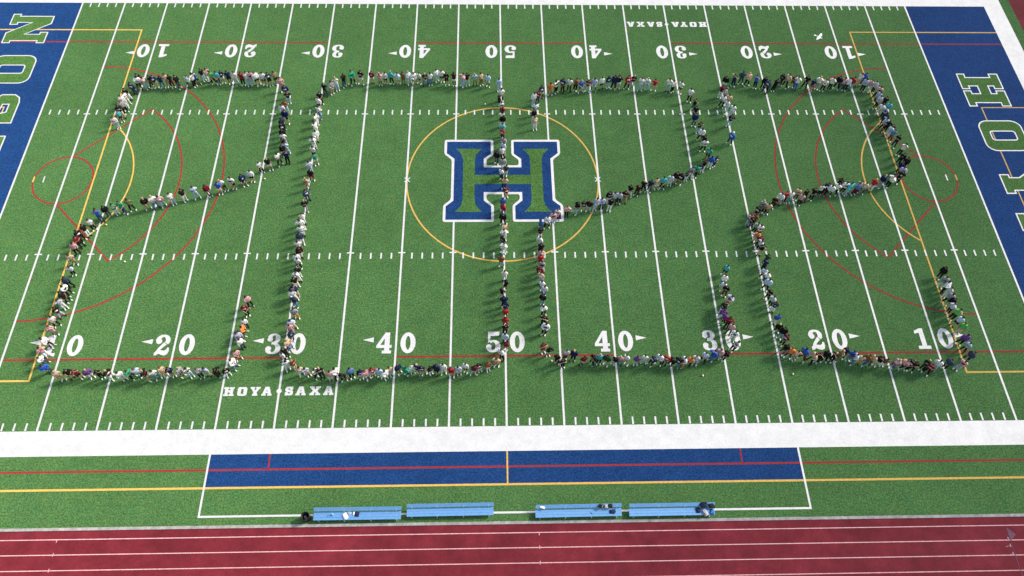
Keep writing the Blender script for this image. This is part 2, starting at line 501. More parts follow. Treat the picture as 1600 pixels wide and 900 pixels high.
half = [(-4.54,3.76),(-1.97,3.76),(-2.30,3.36),(-2.54,3.02),(-2.66,2.46),(-2.66,.56),(2.66,.56),(2.66,2.46),(2.54,3.02),(2.30,3.36),(1.97,3.76),(4.54,3.76),(4.20,3.40),(3.94,3.02),(3.80,2.42)]
left_side = [(-x, y) for x, y in half[-1:-4:-1]]
loop_top = left_side + half
inner = loop_top + [(x, -y + .02) for x, y in loop_top[::-1]]
inner = inner[::-1]
emblem = joined('emblem', [(fill([soften(outer, .24)], .022), 0), (fill([shrink(outer, .25)], .026), 1), (fill([inner], .030), 2)], turf, [M['white'], M['blue'], M['green_fill']])
emblem['label'] = 'large blue H emblem edged in white with a green centre'

# ================================================================== people
PAL = {'W': ('white', (.72, .72, .73)), 'K': ('black', (.012, .012, .014)), 'N': ('navy', (.014, .022, .085)), 'B': ('blue', (.03, .11, .46)),
 'L': ('pale-blue', (.48, .58, .74)), 'C': ('turquoise', (.06, .42, .45)), 'G': ('lime-green', (.10, .46, .10)), 'E': ('green', (.02, .33, .18)),
 'R': ('red', (.40, .022, .03)), 'M': ('maroon', (.16, .012, .03)), 'P': ('pink', (.60, .32, .36)), 'U': ('purple', (.16, .06, .26)),
 'O': ('orange', (.66, .22, .07)), 'T': ('beige', (.58, .42, .28)), 'Y': ('grey', (.30, .30, .32)), 'S': ('lavender-grey', (.42, .43, .58)),
 'V': ('off-white', (.68, .62, .66)), 'J': ('denim-blue', (.10, .20, .40)), 'D': ('slate', (.045, .065, .11)), 'X': ('pale-denim', (.36, .48, .62)),
 'H': ('tan', (.40, .28, .17)), 'Q': ('brown', (.22, .09, .045)), 'F': ('dark-green', (.02, .06, .04)), 'A': ('olive', (.20, .19, .10))}
FAB = {}
def fabric(code):
    if code not in FAB:
        FAB[code] = solid('fabric_' + PAL[code][0].replace('-', '_'), PAL[code][1], .92, var=.16, scale=9, spec=.12)
    return FAB[code]
SKIN = [solid('skin_tone', c, .6, var=.05, spec=.25) for c in ((.46, .27, .19), (.38, .21, .14), (.52, .32, .24), (.14, .07, .042), (.26, .14, .085))]
HAIR = {'': solid('dark_hair', (.010, .008, .007), .6), 'b': solid('blond_hair', (.42, .29, .15), .6), 'r': solid('auburn_hair', (.12, .045, .02), .6), 'c': solid('pale_cap', (.66, .62, .56), .8), 'k': solid('brown_hair', (.035, .02, .012), .6)}
SHOE = {'W': solid('white_shoe', (.74, .74, .72), .6), 'K': solid('black_shoe', (.015, .015, .015), .6), 'Y': solid('grey_shoe', (.30, .30, .31), .6)}
LIP = solid('lip', (.26, .09, .075), .5)
EYE = solid('eye', (.02, .015, .012), .3)

TILT = 3
def skeleton(pose, stance):
    """joints facing -Y, 1.72 m tall; returns verts, radii, edges, bone labels per edge"""
    V, Rd, E, B = [], [], [], []
    def v(co, r):
        V.append(co); Rd.append(r if isinstance(r, tuple) else (r, r)); return len(V) - 1
    def e(a, b, bone):
        E.append((a, b)); B.append(bone)
    pel = v((0, .01, .97), (.148, .105))
    sp = v((0, 0, 1.13), (.132, .098))
    ch = v((0, .005, 1.31), (.160, .108))
    nb = v((0, .02, 1.435), (.075, .07))
    nk = v((0, .016, 1.492), (.046, .048))
    e(pel, sp, 'torso'); e(sp, ch, 'torso'); e(ch, nb, 'torso'); e(nb, nk, 'neck')
    tl = R(TILT)                                     # faces tipped up towards the drone
    def hd(y, z):
        dy, dz = y, z - 1.50
        return (0, .012 + dy * math.cos(tl) + dz * math.sin(tl), 1.50 + dz * math.cos(tl) - dy * math.sin(tl))
    h1 = v(hd(-.034, 1.548), (.046, .050)); h2 = v(hd(-.016, 1.622), (.074, .090)); h3 = v(hd(-.004, 1.684), (.066, .082)); h4 = v(hd(.002, 1.715), (.036, .046))
    e(nk, h1, 'neck'); e(h1, h2, 'head'); e(h2, h3, 'head'); e(h3, h4, 'head')
    arms = {
     0: [((.235, .03, 1.13), (.245, -.05, .90))] * 2,                                    # at the sides
     1: [((.265, -.02, 1.14), (.075, -.20, .98))] * 2,                                   # hands clasped in front
     2: [((.275, -.06, 1.18), (.10, -.17, 1.235))] * 2,                                  # arms folded
     3: [((.305, -.13, 1.38), (.075, -.20, 1.64)), ((.235, .03, 1.13), (.245, -.05, .90))],   # one hand shading the eyes
     4: [((.285, -.16, 1.36), (.085, -.23, 1.60))] * 2,                                  # both hands up at the face
     5: [((.30, .10, 1.15), (.16, .02, .98))] * 2,                                       # hands on hips
     6: [((.245, .02, 1.13), (.235, -.10, .93)), ((.265, -.02, 1.14), (.075, -.20, .98))],
    }[pose]
    for k, s in ((0, -1), (1, 1)):
        el, wr = arms[k]
        sh = v((s * .178, .012, 1.395), (.066, .064))
        elb = v((s * el[0], el[1], el[2]), .046)
        wri = v((s * wr[0], wr[1], wr[2]), (.030, .026))
        e(ch, sh, 'torso'); e(sh, elb, 'uparm'); e(elb, wri, 'forearm')
        d = (Vector(V[wri]) - Vector(V[elb])).normalized()
        side = d.cross(Vector((0, 1, 0)))
        if side.length < .2: side = d.cross(Vector((1, 0, 0)))
        side.normalize()
        flat = d.cross(side)
        if pose in (1, 2, 3, 4) and flat.y > 0: flat = -flat
        W = Vector(V[wri])
        palm = v(tuple(W + d * .055), (.032, .020)); e(wri, palm, 'hand')
        for grp in (-1, 1):
            kn = v(tuple(W + d * .085 + side * grp * .020), (.018, .013)); e(palm, kn, 'hand')
            for f in (0, 1):
                off = grp * (.011 if f == 0 else .031)
                ln = (.072, .062)[f] * (1.05 if grp > 0 else .95)
                m1 = v(tuple(W + d * (.085 + ln * .55) + side * off * 1.1 + flat * .012), .0088)
                m2 = v(tuple(W + d * (.085 + ln * .92) + side * off * 1.12 + flat * .034), .0075)
                e(kn, m1, 'hand'); e(m1, m2, 'hand')
        t1 = v(tuple(W + d * .055 + side * -.046 + flat * .012), .0105)
        t2 = v(tuple(W + d * .095 + side * -.060 + flat * .020), .0085)
        e(palm, t1, 'hand'); e(t1, t2, 'hand')
    for s in (-1, 1):
        wd, fw = stance
        fy = fw * s
        hp = v((s * .092, .01, .90), (.098, .100))
        kn = v((s * (.10 + wd * .5), -.02 + fy * .5, .50), (.064, .068))
        cf = v((s * (.105 + wd * .75), .015 + fy * .8, .33), (.056, .062))
        an = v((s * (.11 + wd), .02 + fy, .085), (.040, .045))
        he = v((s * (.112 + wd), .045 + fy, .045), (.040, .038))
        tm = v((s * (.128 + wd), -.075 + fy, .038), (.046, .030))
        te = v((s * (.138 + wd), -.165 + fy, .030), (.040, .022))
        e(pel, hp, 'pelvis'); e(hp, kn, 'thigh'); e(kn, cf, 'shin'); e(cf, an, 'shin'); e(an, he, 'foot'); e(he, tm, 'foot'); e(tm, te, 'foot')
    return V, Rd, E, B

def grow(V, Rd, E, levels=1):
    me = bpy.data.meshes.new('skel')
    me.from_pydata(V, E, [])
    o = bpy.data.objects.new('skel', me)
    C.objects.link(o)
    o.modifiers.new('Skin', 'SKIN')
    if not me.skin_vertices:
        bpy.context.view_layer.objects.active = o
        bpy.ops.mesh.customdata_skin_add()
    for i, sv in enumerate(me.skin_vertices[0].data):
        sv.radius = Rd[i]
        sv.use_root = (i == 0)
    s = o.modifiers.new('Sub', 'SUBSURF'); s.levels = levels; s.render_levels = levels
    dg = bpy.context.evaluated_depsgraph_get()
    out = bpy.data.meshes.new_from_object(o.evaluated_get(dg))
    bpy.data.objects.remove(o, do_unlink=True)
    co = np.array([v.co[:] for v in out.vertices]); nr = np.array([v.normal[:] for v in out.vertices])
    fs = [tuple(p.vertices) for p in out.polygons]
    bpy.data.meshes.remove(out)
    return co, nr, fs

def classify(co, V, Rd, E, B):
    best = np.full(len(co), 1e9); lab = np.array(['torso'] * len(co), dtype='<U8'); par = np.zeros(len(co))
    for (a, b), bone in zip(E, B):
        A, Bv = np.array(V[a]), np.array(V[b])
        d = Bv - A
        t = np.clip(((co - A) @ d) / max(1e-9, d @ d), 0, 1)
        rr = np.mean(Rd[a]) * (1 - t) + np.mean(Rd[b]) * t
        dist = np.linalg.norm(co - (A + t[:, None] * d), axis=1) - rr
        m = dist < best
        best[m] = dist[m]; lab[m] = bone; par[m] = t[m]
    return lab, par

def shell(name, co, nr, fs, sel, off, fold=0.0, drop=0.0):
    """garment: selected body faces pushed outwards, edges turned in to the body"""
    keep = [f for f in fs if all(sel[i] for i in f)]
    ids = sorted({i for f in keep for i in f})
    ix = {i: k for k, i in enumerate(ids)}
    vs = []
    for i in ids:
        p = co[i]
        k = off + fold * math.sin(31 * p[2] + 9 * p[0]) * math.sin(17 * p[0] + 23 * p[1])
        vs.append(p + nr[i] * k)
    cnt = {}
    for f in keep:
        for a, b in zip(f, f[1:] + f[:1]):
            cnt[(min(a, b), max(a, b))] = cnt.get((min(a, b), max(a, b)), 0) + 1
    faces = [tuple(ix[i] for i in f) for f in keep]
    rim = {}
    for f in keep:
        for a, b in zip(f, f[1:] + f[:1]):
            if cnt[(min(a, b), max(a, b))] == 1:
                for q in (a, b):
                    if q not in rim:
                        rim[q] = len(vs); vs.append(co[q] + nr[q] * .002)
                faces.append((ix[b], ix[a], rim[a], rim[b]))
    me = mesh(name, vs, faces)
    for p in me.polygons: p.use_smooth = True
    return me

def blob(name, parts, seg=10):
    """smooth ellipsoids joined: (cx, cy, cz, rx, ry, rz)"""
    bm = bmesh.new()
    for cx, cy, cz, rx, ry, rz in parts:
        bmesh.ops.create_icosphere(bm, subdivisions=2, radius=1, matrix=Matrix.Translation((cx, cy, cz)) @ Matrix.Diagonal((rx, ry, rz, 1)))
    me = bpy.data.meshes.new(name); bm.to_mesh(me); bm.free()
    for p in me.polygons: p.use_smooth = True
    return me

POSES = [(0, (.01, 0)), (1, (.0, .02)), (2, (.06, 0)), (3, (.02, .04)), (4, (.0, 0)), (5, (.09, .0)), (6, (.03, -.05)), (1, (.10, .0)), (0, (.05, .06))]
KIT = []
for pi, (pose, stance) in enumerate(POSES):
    V, Rd, E, B = skeleton(pose, stance)
    co, nr, fs = grow(V, Rd, E, 1)
    lab, par = classify(co, V, Rd, E, B)
    head = (lab == 'head') | ((lab == 'neck') & (co[:, 2] > 1.53))
    # finer faces for the head
    bm = bmesh.new()
    bvs = [bm.verts.new(c) for c in co]
    for f in fs: bm.faces.new([bvs[i] for i in f])
    bm.verts.index_update()
    for rep in range(2):
        hv = {vv for vv in bm.verts if vv.co.z > 1.545 and abs(vv.co.x) < .13 and vv.co.y > -.155}
        if pose in (3, 4): hv = {vv for vv in hv if vv.co.y > -.14 and abs(vv.co.x) < .095}
        if rep: hv = {vv for vv in hv if vv.co.y < -.03}
        ed = [q for q in bm.edges if q.verts[0] in hv and q.verts[1] in hv]
        bmesh.ops.subdivide_edges(bm, edges=ed, cuts=1, use_grid_fill=True, smooth=.35 if rep == 0 else 0)
    bm.normal_update()
    bm.verts.index_update()
    co = np.array([vv.co[:] for vv in bm.verts]); nr = np.array([vv.normal[:] for vv in bm.verts])
    fs = [tuple(vv.index for vv in f.verts) for f in bm.faces]
    bm.free()
    lab, par = classify(co, V, Rd, E, B)
    head = (lab == 'head') | ((lab == 'neck') & (co[:, 2] > 1.53))
    # a nose, a chin and two eye hollows pushed into the head
    hc = np.array(V[6]); fw = np.array([0, -math.cos(R(TILT)), math.sin(R(TILT))]); up = np.array([0, math.sin(R(TILT)), math.cos(R(TILT))])
    eye_pts = [hc + fw * .086 + up * .008 + np.array([s * .032, 0, 0]) for s in (-1, 1)]
    nose = hc + fw * .098 - up * .022
    for i in np.where(head)[0]:
        dn = np.linalg.norm(co[i] - nose)
        if dn < .035: co[i] = co[i] + fw * .020 * (1 - dn / .035) + fw * .004
        for ep in eye_pts:
            de = np.linalg.norm(co[i] - ep)
            if de < .03: co[i] = co[i] - fw * .008 * (1 - de / .03)
    low = co[:, 2].min()
    co[:, 2] -= low - .012
    z = co[:, 2]
    def facemat():
        cs = np.array([co[list(f)].mean(axis=0) for f in fs])
        mi = np.zeros(len(fs), dtype=int)
        lift = np.array([0, 0, .012 - low])
        for pt, k, n in [(ep, 1, 3) for ep in eye_pts] + [(hc + fw * .075 - up * .058, 2, 3)]:
            mi[np.argsort(np.linalg.norm(cs - (pt + lift), axis=1))[:n]] = k
        return mi.tolist()
    body = mesh('body', co, fs)
    for p in body.polygons: p.use_smooth = True
    body.materials.append(SKIN[0]); body.materials.append(EYE); body.materials.append(LIP)
    body.polygons.foreach_set('material_index', facemat())
    torso = np.isin(lab, ['torso']) | ((lab == 'pelvis') & (z > .86)) | ((lab == 'thigh') & (z > .86))
    torso &= z < 1.475
    tee = shell('shirt', co, nr, fs, torso | ((lab == 'uparm') & (par < .8)), .024, .008)
    hood = shell('hoodie', co, nr, fs, torso | (lab == 'uparm') | ((lab == 'forearm') & (par < .95)), .034, .011)
    waist = ((lab == 'torso') & (z < 1.03)) | (lab == 'pelvis') | (lab == 'thigh')
    trousers = shell('trousers', co, nr, fs, waist | ((lab == 'shin') & (z > .10)), .015, .005)
    shorts = shell('shorts', co, nr, fs, ((lab == 'torso') & (z < 1.03)) | (lab == 'pelvis') | ((lab == 'thigh') & (z > .60)), .019, .006)
    front = torso & (nr[:, 1] < -.45) & (z > 1.12) & (z < 1.34) & (np.abs(co[:, 0]) < .125)
    tee_print = shell('chest_print', co, nr, fs, front, .038); hood_print = shell('chest_print', co, nr, fs, front, .052)
    shoes = [shell('shoe', co, nr, fs, (lab == 'foot') & (np.sign(co[:, 0]) == s), .020) for s in (-1, 1)]
    back = (co - hc) @ fw; upc = (co - hc) @ up
    cap = head & ((upc > .050) | (back < .022)) & (upc > -.075)
    hs = shell('hair', co, nr, fs, cap, .026, .006)
    bm = bmesh.new(); bm.from_mesh(hs)
    for q in (Matrix.Translation(hc - fw * .055 - up * .15) @ Matrix.Diagonal((.088, .050, .16, 1)),):
        bmesh.ops.create_icosphere(bm, subdivisions=2, radius=1, matrix=q)
    hl = bpy.data.meshes.new('hair_long'); bm.to_mesh(hl); bm.free()
    for p in hl.polygons: p.use_smooth = True
    for m_, k_ in ((tee, 'W'), (hood, 'W'), (trousers, 'K'), (shorts, 'K')): m_.materials.append(fabric(k_))
    for m_ in (tee_print, hood_print): m_.materials.append(fabric('W'))
    for m_ in shoes: m_.materials.append(SHOE['W'])
    for m_ in (hs, hl): m_.materials.append(HAIR[''])
    KIT.append(dict(body=body, tee=tee, hood=hood, trousers=trousers, shorts=shorts, tee_print=tee_print, hood_print=hood_print, shoe0=shoes[0], shoe1=shoes[1], short=hs, long=hl))

# segments: (figure, stroke, order phrase) -> list of (origin, scale, "x,y,Top,Bot[,hair]; ...")
S=[]
def seg(name,*parts):
    out=[]
    for (ox,oy,s,t) in parts:
        for e in t.replace('\n',' ').split(';'):
            e=e.strip()
            if not e: continue
            f=e.split(','); x,y=float(f[0]),float(f[1]); 
            out.append((ox+x/s,oy+y/s,f[2],f[3],f[4] if len(f)>4 else ''))
    S.append((name,out))
seg('1hook',(160,100,8.18,"290,320,K,W;262,375,W,W;235,425,W,W;225,480,Y,K;185,550,K,T;180,610,C,k;130,690,V,X"))
seg('1top',(160,100,8.18,"350,230,D,D;400,180,W,k;435,140,K,k;510,165,P,X;550,160,K,K;625,165,N,h;705,165,N,J;785,150,T,t;835,155,K,K;920,165,K,D;1045,160,W,k;1110,130,W,K;1170,125,B,k"),
 (290,100,10,"220,90,K,X;300,100,P,W;375,125,G,K;450,135,C,D;525,125,N,w;635,125,N,k;735,135,V,X;835,145,R,K;930,155,W,X;1010,150,P,X;1080,145,W,k;1180,150,W,k;1275,155,N,k;1380,135,A,k;1465,235,P,p"))
seg('1right',(400,110,9,"400,215,N,w;420,310,K,X;390,435,Q,X;350,495,V,W;375,580,N,k;345,685,N,K;350,770,K,K;345,840,K,K"),
 (400,190,9,"370,185,W,X;358,240,K,X;400,300,L,X;360,345,K,X;395,435,N,K"))
seg('1diag',(400,190,9,"285,455,W,K;155,525,K,w,b;30,580,W,K"),(210,220,6.667,"1190,320,W,k;1105,355,N,n;995,385,W,k;905,405,W,k,b;848,445,B,w;738,470,M,h;600,490,L,X;470,520,K,W;350,555,W,X;245,575,P,X;165,590,W,J,b;75,600,K,h,b"),
 (90,290,6.925,"745,160,A,K;655,185,E,D;568,195,E,W;490,230,K,D;400,275,B,D;315,365,W,K;258,440,K,W;198,490,K,K"))
seg('1left',(90,290,6.925,"182,550,M,K;135,640,P,K;105,750,T,h"),(50,370,3.91,"208,180,L,K;195,255,D,K;185,300,W,K;170,340,K,K;155,385,L,W;132,435,K,X;103,495,W,K;90,548,P,p,r;68,620,V,K"),
 (50,540,10,"105,50,P,W;100,165,W,D;150,290,B,D"))
seg('1bottom',(50,540,10,"345,415,T,h,b;490,380,K,m;650,385,M,k;815,380,U,W,b;975,385,K,K;1155,385,K,W,b;1330,415,W,W;1480,390,E,K"),
 (200,540,8.89,"90,310,L,X,r;200,345,K,h,b;315,340,W,J;430,320,T,h,r;545,320,N,h;670,325,Y,k,b;800,325,W,X;935,330,Y,K,r;1055,310,S,h;1190,320,K,K;1325,315,K,W,r"))
seg('1tick',(340,455,6.21,"130,670,W,J,r;160,590,P,k;200,470,W,D;195,415,S,K;225,335,O,k;235,280,W,K;245,155,M,K,r;275,60,P,K"))
seg('0top',(490,100,10,"150,325,K,D;245,285,Y,h;335,225,W,L,b;440,175,K,D;580,130,E,K;705,120,K,w;905,130,M,w;1015,145,P,p,b;1105,145,W,k;1200,130,C,K,b;1305,130,L,w;1390,155,Q,q;1480,135,L,X,b;1555,140,W,h,r"),
 (640,100,10,"135,145,W,k;235,150,K,J,b;310,155,W,J;410,100,W,X;500,105,W,k,r;575,155,K,k;690,155,K,w;815,165,P,X;895,160,K,X;1020,155,L,h,b;1115,160,T,Q;1225,170,L,w"))
seg('0left',(460,140,9,"330,45,K,K;325,135,W,k;330,250,W,J;280,370,W,W;275,480,W,W;270,585,W,W;250,680,W,W;240,800,W,K"),
 (460,220,9,"270,190,E,w;180,305,L,X;205,415,K,r;150,530,T,t,b;150,700,D,D"),
 (430,280,5.625,"240,205,K,Y,b;228,305,W,W;215,350,W,W;215,415,W,W;200,480,D,W;190,550,W,K;190,610,K,W;183,660,W,W;180,700,W,K;185,780,K,W;190,815,W,W;165,870,K,W"),
 (420,420,5.29,"200,150,N,T;190,180,W,W;195,245,N,J;200,330,Y,O;180,425,L,T;155,460,P,P;160,535,D,D;145,600,T,B,b;125,665,K,K;110,710,V,k;120,765,W,W"))
seg('0bottom',(430,540,8.42,"215,210,M,T,b;300,290,T,W;390,285,L,P;490,325,W,K;580,320,K,K,b;690,355,P,W;790,330,W,K;870,345,K,K;975,325,J,K;1095,335,N,w;1190,330,P,w,r;1258,295,R,w;1345,310,L,W;1425,325,W,W;1505,300,T,X"),
 (600,540,8,"165,240,N,h,r;265,265,E,K;335,250,W,W,b;415,245,N,k,b;490,260,N,h;570,265,K,W;640,265,N,k;735,255,W,W;840,285,R,h;930,260,S,Y;1015,245,W,k;1105,255,M,X;1195,225,K,X;1300,220,Q,W,r;1410,155,T,h;1480,75,W,K"))
seg('0right',(740,120,6.43,"258,25,L,L;275,125,W,K;268,185,K,K;285,255,W,K;285,320,M,W;285,395,K,W;288,490,C,K"),
 (740,200,7.5,"343,20,R,K;350,115,Y,W;350,185,L,W;350,250,W,K;350,360,Y,W;370,440,F,W;330,490,W,K;350,585,T,K;380,690,M,k;345,830,B,W"),
 (740,310,7.5,"360,70,R,J;345,180,K,K;362,295,T,T;360,370,W,W;350,460,K,X;360,530,W,W;330,685,Q,Y"),
 (740,420,5.625,"275,30,W,W;275,100,K,K;255,190,K,T;275,250,N,K;285,305,N,N;280,365,R,r;283,430,R,r;275,500,K,K;283,575,L,K;285,640,M,h"))
seg('0aside',(740,200,7.5,"270,285,K,D"))
seg('2hook',(820,110,10,"265,265,N,w;190,345,M,D;150,365,W,X;160,540,W,W;145,635,K,W"),(740,120,6.43,"620,415,T,W"))
seg('2top',(820,110,10,"405,205,O,o;503,165,W,K;605,150,N,K;705,145,W,K;800,145,Q,K;890,155,B,b,b;995,160,M,X;1095,140,S,w;1220,110,W,k;1320,105,N,X;1410,105,N,K;1485,100,K,w"),
 (960,110,10,"218,105,R,K;303,95,K,X,b;430,135,W,X;548,130,W,X,b;645,145,R,p;880,150,W,X;935,160,W,K;1060,185,W,k"))
seg('2right',(960,110,10,"1215,310,W,K;1270,445,K,D;1290,580,K,D"),(1060,130,5.625,"160,285,N,D;195,340,K,X;215,405,W,K;232,460,K,W;240,505,W,K;278,580,E,k"))
seg('2diag',(960,230,9.41,"1500,150,N,N;1455,145,B,W;1335,205,K,W;1285,250,N,W;1215,285,E,K;1160,310,Y,W;1085,350,N,W;985,380,K,h;930,385,K,h;850,415,L,W;738,450,C,K;650,475,T,w;545,500,N,D;460,510,K,K,b;355,565,K,K,r;250,575,K,W;170,660,K,h;90,670,S,K;25,685,W,D"),
 (830,290,10.67,"1320,125,K,W;1325,250,K,W;1200,220,S,D;1080,230,S,X;975,250,K,X,r;905,260,K,p;740,295,K,X;605,360,P,K,r;475,410,W,M,r;370,455,P,X;270,525,W,K"))
seg('2left',(830,290,10.67,"172,560,B,B"),(820,320,7.5,"185,285,K,W;185,375,W,T;190,465,K,K;195,530,P,P;192,605,R,r;210,680,Y,W;190,745,M,W;205,815,T,X"),
 (820,410,7.5,"215,225,W,J;225,290,V,J;215,390,K,C;230,510,W,K;225,625,K,K;230,740,W,K"))
seg('2bottom',(820,520,10,"300,180,M,r;375,235,K,w;525,350,K,K;640,290,S,K;610,425,K,K;780,305,N,K,b;905,365,M,h;1075,355,K,K;1180,365,C,K,b;1300,365,F,h;1415,370,K,L;1530,365,P,J,b"),
 (960,530,10,"230,265,W,h;375,270,U,X;490,260,W,X;605,275,N,K;735,265,W,K;830,280,R,K,b;920,300,K,K;1010,295,K,J;1115,300,W,O;1210,275,O,K,r;1325,265,L,X,r;1435,235,L,K"),
 (1090,480,9,"245,635,B,J;335,600,P,P"))
seg('2tick',(1090,480,9,"410,630,K,K;545,490,W,K;545,360,W,W;500,250,P,K;470,165,M,K;420,110,U,K;390,40,U,W"),
 (1090,400,9,"400,690,K,W;435,600,T,K;490,540,S,w;430,440,K,M;410,370,W,T;395,290,W,J;420,145,C,k"))
seg('3aside',(1060,130,5.625,"485,435,B,D,c"))
seg('3hook',(1120,100,11.25,"110,400,M,W;180,445,Y,W;130,570,W,K;230,545,T,X;205,665,W,X;300,735,W,L"),(1060,130,5.625,"470,280,K,X"))
seg('3top',(1120,100,11.25,"185,235,K,w;285,200,G,G,b;355,190,N,N;480,160,D,D;590,185,T,K,b;745,225,B,K;865,245,K,K;920,300,D,K;1060,270,K,K;1180,195,K,K;1270,205,T,K;1385,210,M,q;1450,250,W,B"),
 (1240,100,11.25,"270,225,K,K;375,280,N,m;490,250,W,Y,b;585,285,W,K;710,260,V,K;850,240,K,K;910,260,P,D;975,275,W,K;1080,250,R,X;1190,190,W,T;1300,175,B,K"))
seg('3right',(1240,100,11.25,"1300,290,S,K;1390,300,P,L;1480,330,S,K"),
 (1340,110,9,"325,240,P,K;320,315,S,K;330,375,S,K;420,390,K,K;475,460,C,K;375,480,W,W;410,530,S,K;430,625,N,K;425,680,S,K;460,735,K,K;500,750,K,K;490,790,L,W;535,845,J,M"),
 (1340,200,9,"590,125,K,N;670,225,W,K;655,360,K,K;720,440,K,K;650,500,N,K;655,560,S,K;640,620,K,K"))
seg('3diag',(1270,255,10.67,"1350,220,W,K;1210,235,N,Y,b;1060,280,R,W,b;900,325,T,D;830,320,T,D;780,350,J,M;690,335,C,C;640,355,C,X;590,325,W,K;490,270,K,K;450,340,W,K;350,360,W,K;265,365,N,K;180,375,W,K;60,435,K,K"),
 (1160,285,10,"1040,140,K,K;955,195,P,K;900,115,T,D;790,165,W,C,r;715,160,R,K;635,200,W,P;530,240,K,K,b;450,330,T,K;360,305,Y,K,b;270,400,K,K;210,500,Q,K"))
seg('3left',(1160,285,10,"150,520,P,X,r;200,575,K,N;240,640,Y,K;310,675,W,K;265,780,O,T"),(1160,360,9,"270,100,M,K;290,140,L,K;300,220,K,T;380,355,F,K;350,440,N,K;345,545,L,N;380,605,W,D;385,710,L,K"),
 (1180,440,7.5,"190,110,K,K,r;235,180,L,K;255,260,N,W,r;275,385,B,W;310,490,K,K,b;345,560,K,J;370,645,M,K"))
seg('3bottom',(1210,520,10,"200,190,K,D;290,265,O,D,r;395,290,T,h;530,285,B,M;655,325,T,K;740,345,K,K;880,325,K,K;985,325,K,K,b;1060,310,A,A,b;1170,260,N,K;1260,310,B,J;1330,360,W,J;1380,355,T,O;1480,360,Q,B"),
 (1360,520,9.41,"80,345,T,D,r;175,360,K,w;275,375,Q,W;430,385,P,U,b;540,400,P,N,r;620,410,K,K,r;700,450,K,K;880,440,K,K,b;930,480,M,K;1035,430,W,X;1210,410,D,K"))
seg('3tick',(1360,520,9.41,"1400,420,P,S"),(1440,410,5.29,"435,745,D,K;405,675,L,K;385,600,U,K;365,520,G,T,r;335,450,L,k;315,395,G,K;285,350,L,K;275,305,K,T;265,265,Y,K;255,215,L,W;240,180,W,K;220,130,Y,W;210,55,K,K"))

FIG = {'1': 'leftmost 2', '0': 'zero', '2': 'middle 2', '3': 'rightmost 2'}
STROKE = {'hook': ('y', 'from top in upper-left hook of'), 'top': ('x', 'from left on top stroke of'), 'right': ('y', 'from top in right side of'), 'left': ('y', 'from top in left side of'),
          'diag': ('x', 'from left on slanting stroke of'), 'bottom': ('x', 'from left on bottom stroke of'), 'tick': ('y', 'from top in lower-right end of')}
ONES = 'first second third fourth fifth sixth seventh eighth ninth tenth eleventh twelfth thirteenth fourteenth fifteenth sixteenth seventeenth eighteenth nineteenth'.split()
def ordinal(n):
    if n < 20: return ONES[n - 1]
    t, u = divmod(n, 10)
    return ['twentieth', 'thirtieth', 'fortieth'][t - 2] if u == 0 else ['twenty', 'thirty', 'forty'][t - 2] + '-' + ONES[u - 1]

crowd = []
for sname, lst in S:
    fig, st = sname[0], sname[1:]
    if st in STROKE:
        ax = 0 if STROKE[st][0] == 'x' else 1
        lst.sort(key=lambda p: p[ax])
    for i, (u, v, top, bot, hair) in enumerate(lst):
        sc = min(1.09, max(.90, RNG.gauss(1.0, .045)))
        x, y = at(u, v, 1.58 * sc)
        short = bot.islower()
        tn, bn = PAL[top][0], PAL[bot.upper()][0]
        clothes = 'person in %s top and %s %s' % (tn, bn, 'shorts' if short else 'trousers')
        if st == 'aside':
            lab_ = clothes + (' stepping out beside the zero inside the emblem' if fig == '0' else ' and pale cap standing alone below rightmost 2 hook')
        else:
            lab_ = '%s, %s %s %s' % (clothes, ordinal(i + 1), STROKE[st][1], FIG[fig])
        crowd.append(dict(x=x, y=y, sc=sc, top=top, bot=bot.upper(), short=short, hair=hair, label=lab_, tick=len(crowd),
                          dist=math.dist((x, y, .8), CAM)))
for p in crowd:                                    # nobody stands inside a neighbour
    p['pose'] = RNG.choices(range(len(POSES)), (14, 14, 10, 10, 12, 6, 12, 10, 10))[0]
    p['yaw'] = math.atan2(CAM[0] - p['x'], -(CAM[1] - p['y'])) * .8 + RNG.gauss(0, .38)
    p['skin'] = RNG.choices(range(5), (30, 22, 22, 16, 12))[0]
    if p['hair'] == '' and p['skin'] < 3 and RNG.random() < .30: p['hair'] = 'k'
    p['long'] = p['hair'] != 'c' and RNG.random() < .48
    p['sleeve'] = 'hood' if (p['top'] in 'YSDUV' and RNG.random() < .8) or RNG.random() < .38 else 'tee'
    p['print'] = {'W': 'SKYN', 'K': 'WYM', 'N': 'WL', 'L': 'WJ', 'P': 'WK', 'M': 'WT', 'B': 'WN', 'Y': 'KW', 'S': 'NY', 'T': 'QW', 'U': 'WP', 'E': 'WF', 'R': 'WM', 'V': 'PS', 'D': 'LW'}.get(p['top'], '') if RNG.random() < .42 else ''
    p['print'] = RNG.choice(p['print']) if p['print'] else ''
    p['shoe'] = RNG.choices('WKY', (70, 20, 10))[0]
    p['lean'] = (RNG.gauss(0, .05), RNG.gauss(0, .045))
    p['wide'] = RNG.uniform(.94, 1.16)
for it in range(14):
    for a in range(len(crowd)):
        for b in range(a + 1, min(len(crowd), a + 60)):
            pa, pb = crowd[a], crowd[b]
            dx, dy = pb['x'] - pa['x'], pb['y'] - pa['y']
            d = math.hypot(dx, dy)
            if d < .42:
                k = (.42 - d) * .4 / max(d, .01)
                pa['x'] -= dx * k; pa['y'] -= dy * k; pb['x'] += dx * k; pb['y'] += dy * k
crowd.sort(key=lambda p: p['dist'])
near, far = crowd[:300], crowd[300:]

